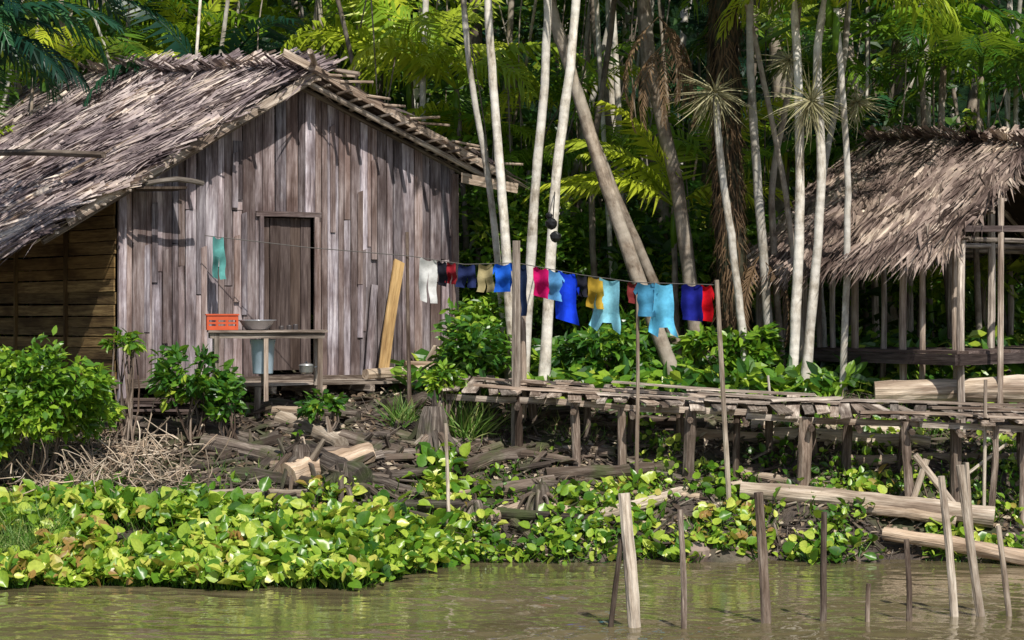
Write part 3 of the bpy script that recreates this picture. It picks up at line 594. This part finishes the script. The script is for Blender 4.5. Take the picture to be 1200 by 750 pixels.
def stump(name,px,py,r,h,mat=M_log):
    q=G(px,py);mb=MB();pts=[q+A_([0,0,-.1]),q+A_([0,0,.05]),q+A_([.01,0,h*.4]),q+A_([.02,0,h*.8]),q+A_([.02,0,h])];tube(mb,pts,[r*1.7,r*1.4,r,r*.85,r*.6],14,rough=.35)
    for k in range(11):
        a=k/11*6.28+R.random()*.4;L=r*(2.0+1.2*R.random());e=q+A_([math.cos(a)*L,math.sin(a)*L,0]);e[2]=gz(e[0],e[1])-.03
        tube(mb,curve([q+A_([math.cos(a)*r*.7,math.sin(a)*r*.7,h*.55*R.random()+.1]),q+A_([math.cos(a)*L*.55,math.sin(a)*L*.55,.16]),e],7),np.linspace(r*.28,r*.1,7),6,rough=.3)
    for k in range(5): tube(mb,[q+A_([R.normal()*r*.4,R.normal()*r*.4,h*.8]),q+A_([R.normal()*r*.4,R.normal()*r*.4,h*(1.1+.3*R.random())])],[r*.25,r*.06],5,rough=.3)
    return mb.build(name,mat)
stump('tree_stump',507,532,.19,.60);stump('tree_stump',632,598,.12,.32);stump('tree_stump',398,588,.2,.35);stump('tree_stump',350,560,.17,.4);stump('tree_stump',556,610,.1,.25)
mb=MB();q=G(816,652);tube(mb,[q+A_([0,0,z]) for z in(-.1,0,.08,.15,.18)],[.1,.16,.17,.1,.01],10,rough=.15);mb.build('rock',plain('rock',(.28,.21,.17),.9))
mb=MB()
for k in range(6):
    a=G(145,490)+A_([0,0,.02+.035*k]);b=G(226,493);b=A_([b[0],a[1]+.1*R.normal(),a[2]]);beam(mb,a+A_([R.normal()*.05,R.normal()*.05,0.05]),b+up*.05,.25,.03,jit=.02)
mb.build('stacked_boards',M_door)
mb=MB();n=2400
for k in range(n):
    X=R.uniform(-6,6);w=float(wl(X));d=w+(30.8-w)*R.random()**.7 - .05
    if X<-2.2 and d<26.6: continue
    L=.1+.5*R.random()**2;a=R.random()*6.28;z=float(gz(X,d));p=A_([X,d,z+.03]);e=p+A_([math.cos(a)*L,math.sin(a)*L*.7,0]);e[2]=gz(e[0],e[1])+.02+.12*R.random()**2
    r=.006+.018*R.random()**2;tube(mb,[p,e],[r,r*.6],4)
for k in range(200):
    X=R.uniform(-4.8,3);w=float(wl(X));d=w+(30.8-w)*R.uniform(.35,1);a=R.normal()*.5;L=R.uniform(.12,.5);p=A_([X,d,float(gz(X,d))+.05]);e=p+A_([math.cos(a)*L,math.sin(a)*L,0]);e[2]=gz(e[0],e[1])+.06+.08*R.random()
    beam(mb,p,e,R.uniform(.05,.15),.025,jit=.03,up=(R.normal()*.3,R.normal()*.3-.3,1))
mb.build('driftwood_debris',M_log)
mb=MB()
for k in range(700):
    if k%14==0: c=G(R.uniform(-20,235),R.uniform(515,590))
    p=c+R.normal(size=3)*[.24,.28,.06]+up*.14;d=rdir(1,.15)[0];L=.15+.4*R.random();m_=p+d*L/2+R.normal(size=3)*.04
    tube(mb,curve([p,m_,p+d*L],5),.005+.004*R.random(),4)
mb.build('twig_pile',M_logp)
n=11000;X=R.uniform(-7,7,n);w=wl(X);d=w+(32-w)*R.random(n);O=np.stack([X,d,gz(X,d)+.015+.03*R.random(n)],-1);mb=MB();leaves(mb,T_LEAF,O,.10,.05,up=1.5,face=A_([[0,-.3,0]]));mb.build('leaf_litter',M_lit)
# ---------------------------------------------------------------- water hyacinths
def plants(name,O,hs,size,mat,stalk=True,T=T_ROUND,wr=.82):
    mb=MB();N=len(O);tip=O+np.stack([R.normal(size=N)*.07,R.normal(size=N)*.07-.02,hs],-1)
    if stalk:
        dz=(tip-O);b=nrm(np.cross(dz,rdir(N)));c=np.cross(nrm(dz),b);r=.009
        T3=(A_([[0,0,1.],[0,.87,-.5],[0,-.87,-.5],[1,0,.7],[1,.6,-.3],[1,-.6,-.3]]),[A_([[0,1,4,3],[1,2,5,4],[2,0,3,5]])])
        inst(mb,T3,O,dz,b*r,c*r,R.random(N)*.5)
    Z=nrm(R.normal(size=(N,3))*[.6,.6,.3]+A_([0,-.40,.75]));X=nrm(A_([[0,-.1,.45]])+R.normal(size=(N,3))*.6);X=nrm(X-(X*Z).sum(1,keepdims=True)*Z);Y=np.cross(Z,X)
    s=size*(.4+1.0*R.random(N)**1.3);k=wr*(.7+.45*R.random(N));inst(mb,T,tip,X*s[:,None],Y*(s*k)[:,None],Z*(s*(.4+1.4*R.random(N)))[:,None],np.clip(R.random(N)*.85+.35*vn(O[:,0]*1.3+4,O[:,1]*1.3)-.05,0,1))
    return mb.build(name,mat,smooth=True)
n=10000;X=R.uniform(-7.5,-.7,n);w=wl(X);ext=2.7-.5*(X<-3.2);d=w-.3+R.random(n)**1.3*ext
kp=(vn(X*2.3,d*2.3)>.22+.45*np.clip((d-w)/2.4,0,1)**1.5)&~((X<-5)&(d>w+.3)&(d<w+1.1)&(vn(X*2,d*2)<.5));X,d=X[kp],d[kp]
O=np.stack([X,d,np.maximum(gz(X,d),-.03)],-1);plants('water_hyacinth',O,.03+.14*R.random(len(X))**1.3+.10*vn(X*1.9,d*1.9),.155,M_hya)
n=3800;X=R.uniform(-1.4,7.5,n);w=wl(X);d=w-.05+R.random(n)**1.2*1.4
kp=vn(X*2.1+20,d*2.1)>.42+.12*(X>4.2);X,d=X[kp],d[kp]
O=np.stack([X,d,np.maximum(gz(X,d),-.03)],-1);plants('water_hyacinth',O,.03+.12*R.random(len(X)),.13,M_hya)
n=4600;X=R.uniform(-6,7.5,n);w=wl(X);d=w+1+R.random(n)*(30.5-w-1);kp=vn(X*1.5+40,d*1.5)>.66-.20*(X>1.5);X,d=X[kp],d[kp];O=np.stack([X,d,gz(X,d)],-1);plants('bank_seedlings',O,.03+.12*R.random(len(X)),.10,M_bush)
def grass(name,O,h,w,spread=.35,mat=M_grass):
    N=len(O);X=nrm(np.stack([R.normal(size=N)*spread,R.normal(size=N)*spread,np.ones(N)],-1));Z=nrm(R.normal(size=(N,3))*[1,1,0]+1e-3);Z=nrm(Z-(X*Z).sum(1,keepdims=True)*X);Y=np.cross(Z,X);L=h*(.5+R.random(N));mb=MB()
    Tg=(T_BLADE[0]*[1,1,1]+np.stack([0*T_BLADE[0][:,0],0*T_BLADE[0][:,0],-.35*T_BLADE[0][:,0]**2],-1),T_BLADE[1]);inst(mb,Tg,O,X*L[:,None],Y*w,Z*L[:,None],R.random(N));return mb.build(name,mat)
n=1300;px_=R.uniform(-5.9,-5.0,n);w=wl(px_);d=w+.3+R.random(n)*.9;grass('grass',np.stack([px_,d,gz(px_,d)],-1),.30,.012,.5)
q=G(545,520);n=420;O=q+R.normal(size=(n,3))*[.10,.10,0];grass('grass_tuft',O,.5,.022,.6)
q=G(470,500);O=q+R.normal(size=(150,3))*[.08,.08,0];grass('grass_tuft',O,.35,.02,.6)
n=6500;X=R.uniform(-7,7,n);w=wl(X);d=w+R.random(n)**.7*3.4;kp=vn(X*2+60,d*2)>.6;X,d=X[kp],d[kp];grass('bank_grass',np.stack([X,d,gz(X,d)],-1),.16,.010,.5)
# ---------------------------------------------------------------- bushes
def bush(name,c,rad,n,size,mat=M_bush,clumps=40,cr=.2,T=T_LEAF,asp=.5,stems=14,parent=None,up_=.9):
    c=A_(c,float);rad=A_(rad,float);g=rdir(clumps);g=g*(R.random((clumps,1))**.35)*(.75+.5*R.random((clumps,1)));g[:,2]=np.where(g[:,2]<-.6,-g[:,2],g[:,2]);cc=c+g*rad
    id_=R.integers(0,clumps,n);off=rdir(n)*(R.random((n,1))**.5)*cr*(.6+.8*R.random((clumps,1))[id_]);O=cc[id_]+off
    gg=gz(O[:,0],O[:,1]);O[:,2]=np.maximum(O[:,2],gg+.02)
    cv=R.random(clumps)*.4;var=np.clip(cv[id_]+R.random(n)*.65,0,1)
    e=bpy.data.objects.new(name,None);sc.collection.objects.link(e)
    mb=MB();leaves(mb,T,O,size,size*asp,up=up_,out=nrm(O-c)*.9+A_([[0,-.2,-.15]]),face=A_([[0,-.35,0]]),var=var);mb.build('foliage',mat,e)
    mb=MB();g0=A_([c[0],c[1],float(gz(c[0],c[1]))-.05])
    for k in range(stems):
        t=cc[R.integers(clumps)];m_=(g0+t)/2+R.normal(size=3)*.06;tube(mb,curve([g0+R.normal(size=3)*[.08,.08,0],m_,t],6),np.linspace(.018,.006,6),5)
    mb.build('stems',M_post,e);return e
bush('riverside_bush',P(50,468,27.6),(.98,.7,.58),3700,.13,clumps=70,cr=.19)
bush('riverside_bush',P(-30,500,27.3),(.6,.6,.5),1200,.14,clumps=25)
bush('riverside_bush',P(145,402,28.8),(.25,.3,.10),130,.12,clumps=8,cr=.1)
bush('garden_shrub',P(228,445,28.9),(.42,.35,.38),750,.15,M_bushd,22,.15)
bush('garden_shrub',P(270,475,28.6),(.25,.3,.16),250,.13,M_bushd,10,.12)
bush('garden_shrub',P(552,415,30.8),(.38,.4,.34),900,.15,M_bushd,24,.17)
bush('garden_shrub',P(520,450,29.4),(.22,.25,.2),280,.12,M_bush,10,.12)
bush('garden_shrub',P(575,395,31.6),(.5,.4,.5),1300,.13,M_bush,28,.18)
bush('garden_shrub',P(600,310,34.5),(.8,.6,1.3),3000,.15,M_bush,56,.22)
bush('garden_shrub',P(720,415,31.8),(.8,.5,.38),1500,.16,M_bushd,30,.18)
bush('garden_shrub',P(690,330,35.5),(1.3,.6,1.1),3000,.17,M_bush,56,.25)
bush('garden_shrub',P(800,330,36),(1.1,.7,1.1),2600,.17,M_bush,50,.25)
bush('garden_shrub',P(900,340,36),(1.1,.7,.9),2200,.17,M_bush,50,.25)
bush('garden_shrub',P(1100,370,38),(2.0,.7,.9),2600,.18,M_bush,60,.25)
bush('garden_shrub',P(860,415,31.8),(.9,.4,.28),1100,.16,M_bush,26,.15)
bush('garden_shrub',P(380,475,29.0),(.25,.25,.15),220,.12,M_bushd,8,.1)
n=3600;X=R.uniform(-1.5,9,n);d=R.uniform(30.6,34.5,n);kp=(vn(X*1.4+80,d*1.4)>.34)&~((X>4.2)&(d<30.9));X,d=X[kp],d[kp];O=np.stack([X,d,gz(X,d)],-1)
mb=MB();tip=O+np.stack([R.normal(size=len(X))*.1,R.normal(size=len(X))*.1,.05+.30*R.random(len(X))],-1);leaves(mb,T_LEAF,tip,.26,.13,up=.9,face=A_([[0,-.5,0]]))
mb.build('broadleaf_undergrowth',M_bushd)
n=2600;X=R.uniform(0,9,n);d=R.uniform(30.6,32,n);kp=(vn(X*1.2+90,d*1.2)>.32)&~((X>4.2)&(d<30.7));X,d=X[kp],d[kp];O=np.stack([X,d,gz(X,d)+.03+.28*R.random(len(X))],-1)
mb=MB();leaves(mb,T_LEAF,O,.22,.14,up=.9,face=A_([[0,-.5,0]]));mb.build('broadleaf_undergrowth',M_bush)
# ---------------------------------------------------------------- palms
def palm(pts,r0,r1,mat=M_tp,cr=9,L=2.2,fm=M_fr,name='palm_tree',vr=(.2,1),az=None,elevs=None,var=None):
    e=empty(name);W_=[P(*p) for p in pts];f=W_[0];f[2]=float(gz(f[0],f[1]))-.15
    c=curve(W_,26);c[1:-1]+=R.normal(size=(24,3))*[.004,.004,0];mb=MB();rr=np.linspace(r0,r1,26)*(1+.03*R.normal(size=26));rr[0]*=1.5;rr[1]*=1.2;tube(mb,c,rr,9,rough=.06,var=(.2+.7*R.random()) if var is None else var);mb.build('trunk',mat,e,smooth=True)
    if cr:
        mb=MB();top=c[-1];crown(mb,top,cr,L,vr=vr,az=az,elevs=elevs);sh_=[top-A_([0,0,.6]),top-A_([0,0,.3]),top+A_([0,0,.15])];mb.build('fronds',fm,e)
        mb=MB();tube(mb,sh_,[r1*1.1,r1*1.5,r1*.6],8,var=.6);mb.build('crownshaft',M_fr,e,smooth=True)
    return e
palm([(604,440,31.2),(590,250,31.2),(575,60,31.3),(566,-160,31.4)],.07,.05,var=.85)
palm([(598,440,31.6),(575,230,31.6),(548,60,31.6),(535,-130,31.6)],.05,.038,cr=8,var=.5)
palm([(612,440,31.0),(625,250,31.0),(640,60,31.0),(645,-200,31)],.075,.05,var=.7)
palm([(636,440,31.0),(650,230,31.0),(672,40,31.0),(685,-180,31)],.08,.05,var=.95)
palm([(802,435,31.5),(735,290,31.7),(680,120,32),(625,-60,32.3)],.11,.08,M_tb,cr=10,var=.8)
palm([(815,430,31.8),(765,330,32),(718,220,32.2),(660,60,32.5),(620,-120,32.5)],.08,.07,M_tb,var=.4)
palm([(822,420,32.6),(795,230,32.6),(765,90,32.6),(745,-100,32.6)],.11,.08,M_tb,var=.6)
palm([(700,400,34),(695,200,34),(720,0,34),(725,-150,34)],.05,.04,M_tb)
palm([(878,405,31.6),(860,300,31.6),(846,200,31.6),(838,110,31.6)],.06,.045,M_tp,cr=0,var=.6)
palm([(906,400,32),(890,240,32),(880,90,32),(878,-100,32)],.07,.05,M_tp,L=2.4,var=.3)
palm([(928,415,31.2),(937,250,31.2),(935,80,31.2),(925,-40,31.2)],.075,.05,M_tp,L=2.3,vr=(.5,1),var=.85)
palm([(942,422,31.0),(962,220,31.0),(958,60,31.0),(972,-20,31.0)],.07,.05,M_tp,L=2.2,vr=(.6,1),cr=10,var=.65)
palm([(918,405,32.4),(905,230,32.4),(925,100,32.4),(950,-100,32.4)],.05,.04,M_tb,var=1)
palm([(968,400,33),(960,250,33),(990,60,33),(1000,-120,33)],.055,.04,M_tp,var=.2)
palm([(945,410,32),(925,260,32),(900,120,32),(860,-60,32)],.045,.035,M_tb,cr=8,var=1)
e=empty('shaggy_palm_tree');c=curve([P(862,425,32.3),P(856,280,32.3),P(850,120,32.3),P(850,-60,32.3)],24);c[0][2]=2;mb=MB();tube(mb,c,.20,14,rough=.3);mb.build('trunk',M_td,e)
mb=MB();n=1800;t=R.random(n);O=A_([np.interp(t,np.linspace(0,1,24),c[:,i]) for i in range(3)]).T;a=R.random(n)*6.28;o=np.stack([np.cos(a),np.sin(a),0*a],-1);O=O+o*.2
X=nrm(o*.35+A_([[0,0,-1]])+R.normal(size=(n,3))*.25);Z=nrm(o-(o*X).sum(1,keepdims=True)*X);Y=np.cross(Z,X);L=.15+.25*R.random(n);inst(mb,T_BLADE,O,X*L[:,None],Y*.02,Z*L[:,None],R.random(n)*.4);mb.build('fibres',M_dead,e)
mb=MB();crown(mb,c[-1],12,2.8);mb.build('fronds',M_fr,e)
def burst(px,py,d,r=.55,n=150,mat=M_flow,par=None,down=.5):
    q=P(px,py,d);D=rdir(n);D[:,2]-=down*R.random(n);D=nrm(D);Z=nrm(np.cross(D,rdir(n)));Z=np.where(Z[:,2:3]<0,-Z,Z);Y=np.cross(Z,D);L=r*(.5+.7*R.random(n));mb=MB()
    Tg=(T_BLADE[0]+np.stack([0*T_BLADE[0][:,0]]*2+[-.35*T_BLADE[0][:,0]**2],-1),T_BLADE[1]);inst(mb,Tg,np.repeat(q[None],n,0),D*L[:,None],Y*.018,Z*L[:,None],R.random(n));mb.build('palm_flower_cluster',mat)
burst(838,108,31.6,.6);burst(950,118,30.9,.62);burst(1005,120,32.5,.45,100);burst(925,70,31.3,.4,90)
mb=MB()
for (px,py,d) in((772,20,32),(780,50,32.2),(890,300,32)):
    for k in range(4):
        q=P(px,py,d);a=R.random()*6.28;X=A_([[math.cos(a)*.3,math.sin(a)*.3,-1.]]);Z=A_([[math.cos(a),math.sin(a),.35]]);Y=np.cross(Z,X);inst(mb,FR[4],[q],X*1.3,Y*.5,Z*1.2,A_([R.random()]))
mb.build('dead_palm_fronds',M_dead)
def upalm(px,py,d,L,cr=9,vr=(.3,1),r=.05,mat=M_tb,fm=M_fr,az=None,name='palm_tree'): return palm([(px+R.normal()*8,430,d),(px+R.normal()*6,(430+py)/2,d),(px,py,d)],r,r*.8,mat,cr,L,fm,vr=vr,az=az,name=name)
upalm(790,242,33.0,1.8,11,(.9,1),az=[3.3,3.0,2.7,-2.6,-2.9,1,0,.3,3.1])
upalm(835,190,34,1.6,8,(.6,1));upalm(480,85,36,2.2,10,(.8,1));upalm(535,105,35.5,2.0,9,(.7,1));upalm(620,200,35.5,1.7,8,(.5,1));upalm(560,170,36,1.8,8,(.5,1));upalm(720,190,36,1.8,9,(.5,1))
upalm(1015,200,36,2.0,9,(.1,.7));upalm(1080,60,34,2.3,10,(.1,.8));upalm(1150,90,33.5,2.2,10,(.0,.7));upalm(220,70,39,2.2,9,(.7,1));upalm(130,60,41,2.2,9,(.6,1));upalm(340,60,40,2.1,9,(.7,1));upalm(420,30,38,2.1,9,(.6,1))
upalm(980,10,30.9,2.0,11,(.8,1),r=.05,mat=M_tp);upalm(1110,-20,34.6,2.3,11,(.5,1),r=.06,mat=M_tb);upalm(1000,330,35,1.3,8,(.5,1));upalm(1180,330,36,1.5,8,(.6,1));upalm(1090,350,36,1.3,8,(.6,1))
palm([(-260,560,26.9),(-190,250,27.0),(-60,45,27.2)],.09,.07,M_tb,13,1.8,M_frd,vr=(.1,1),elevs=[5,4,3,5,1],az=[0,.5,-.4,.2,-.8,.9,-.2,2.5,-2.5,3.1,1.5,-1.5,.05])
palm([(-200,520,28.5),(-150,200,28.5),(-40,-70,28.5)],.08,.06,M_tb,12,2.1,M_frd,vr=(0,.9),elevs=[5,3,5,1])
# ---------------------------------------------------------------- forest mass
fo_=empty('forest')
mb=MB();mb2=MB()
for k in range(200):
    d=R.uniform(35,54);X=R.uniform(-1.15,1.15)*(d*.235)+R.normal()*.5;g=float(gz(X,d));ht=R.uniform(8,13);ln=R.normal(size=2)*1.2;r=R.choice([.03,.045,.06,.08,.14],p=[.3,.3,.2,.12,.08])
    tube(mb if R.random()<.38 else mb2,curve([[X,d,g-.2],[X+ln[0]*.4+R.normal()*.3,d,g+ht*.4],[X+ln[0],d+ln[1],g+ht]],9),np.linspace(r,r*.75,9),6,var=R.random())
for k in range(60):
    d=R.uniform(34.5,42);X=R.uniform(-.5,1)*d*.22;z1=R.uniform(6,10);z0=z1-R.uniform(2,5);dx=R.normal()*.5;tube(mb2,curve([[X,d,z1],[X+dx*.4+R.normal()*.15,d,(z0+z1)/2],[X+dx,d,z0]],9),.012,4,var=R.random())
mb.build('pale_trunks',M_tp,fo_,smooth=True);mb2.build('dark_trunks',M_tb,fo_,smooth=True)
mb=MB();mb2=MB()
for k in range(120):
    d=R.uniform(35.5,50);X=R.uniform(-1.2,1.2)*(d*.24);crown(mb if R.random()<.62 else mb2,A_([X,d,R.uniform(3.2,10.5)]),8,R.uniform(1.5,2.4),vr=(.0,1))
for k in range(34):  # trunkless crowns mostly above view, added to shade the forest interior
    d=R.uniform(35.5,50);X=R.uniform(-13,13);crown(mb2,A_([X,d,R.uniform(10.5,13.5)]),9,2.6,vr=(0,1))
mb.build('palm_fronds',M_fr,fo_);mb2.build('painted_shade_palm_fronds',M_frd,fo_)  # second set gets its shade from the darker frond colour
mb=MB();C=[]
for k in range(800):
    d=R.uniform(37,52);X=R.uniform(-1.2,1.2)*(d*.25);z=2+R.random()**1.2*10;C.append([X,d,z])
for k in range(200): d=R.uniform(35,42);C.append([R.uniform(-1.2,1.2)*(d*.25),d,2+R.random()**2*2.5])
C=A_(C);n=54000;id_=R.integers(0,len(C),n);O=C[id_]+rdir(n)*(R.random((n,1))**.5)*.75*[1,1,.7];cv=R.random(len(C))**1.5*.65
leaves(mb,T_DIA,O,.27,.15,up=.8,face=A_([[0,-.4,0]]),var=np.clip(cv[id_]*.9+R.random(n)*.55,0,1));mb.build('foliage',M_for,fo_)
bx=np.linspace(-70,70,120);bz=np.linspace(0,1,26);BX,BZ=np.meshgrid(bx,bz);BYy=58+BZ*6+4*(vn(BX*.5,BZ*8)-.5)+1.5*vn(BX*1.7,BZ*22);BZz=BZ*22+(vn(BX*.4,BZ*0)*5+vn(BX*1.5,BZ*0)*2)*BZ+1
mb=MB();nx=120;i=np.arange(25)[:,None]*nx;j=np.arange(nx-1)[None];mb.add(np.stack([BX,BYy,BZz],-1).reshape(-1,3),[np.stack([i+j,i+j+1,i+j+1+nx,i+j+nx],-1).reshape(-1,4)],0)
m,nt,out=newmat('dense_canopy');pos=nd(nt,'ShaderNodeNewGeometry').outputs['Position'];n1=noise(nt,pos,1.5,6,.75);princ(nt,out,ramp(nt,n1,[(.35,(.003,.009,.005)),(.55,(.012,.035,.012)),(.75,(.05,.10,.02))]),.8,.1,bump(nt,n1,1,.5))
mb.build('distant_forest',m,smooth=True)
# ---------------------------------------------------------------- light, camera
w=bpy.data.worlds.new("World");sc.world=w;w.use_nodes=True;nt=w.node_tree
sky=nt.nodes.new('ShaderNodeTexSky');sky.sky_type='NISHITA';sky.sun_disc=False
EL=math.radians(48);AZ=math.radians(18)   # sun behind the camera, to the right
D=A_([math.sin(AZ)*math.cos(EL),-math.cos(AZ)*math.cos(EL),math.sin(EL)])
sky.sun_elevation=EL;sky.sun_rotation=math.atan2(D[0],D[1])
bg=nt.nodes['Background'];nt.links.new(sky.outputs[0],bg.inputs[0]);bg.inputs[1].default_value=.105
l=bpy.data.lights.new('sun','SUN');l.energy=5;l.angle=math.radians(.5);l.color=(1,.95,.86);lo=bpy.data.objects.new('sun',l);sc.collection.objects.link(lo)
lo.rotation_euler=Vector(D).to_track_quat('Z','Y').to_euler();lo.location=(0,0,20)
cam=bpy.data.cameras.new('camera');co=bpy.data.objects.new('camera',cam);sc.collection.objects.link(co);co.location=(0,0,H);co.rotation_euler=(math.radians(90),0,0)
cam.sensor_width=36;cam.lens=36*F/1200;cam.shift_y=-(375-HZ)/1200;cam.clip_end=1000;cam.clip_start=.1;sc.camera=co
sc.view_settings.view_transform='Standard';sc.view_settings.look='None';sc.view_settings.exposure=0
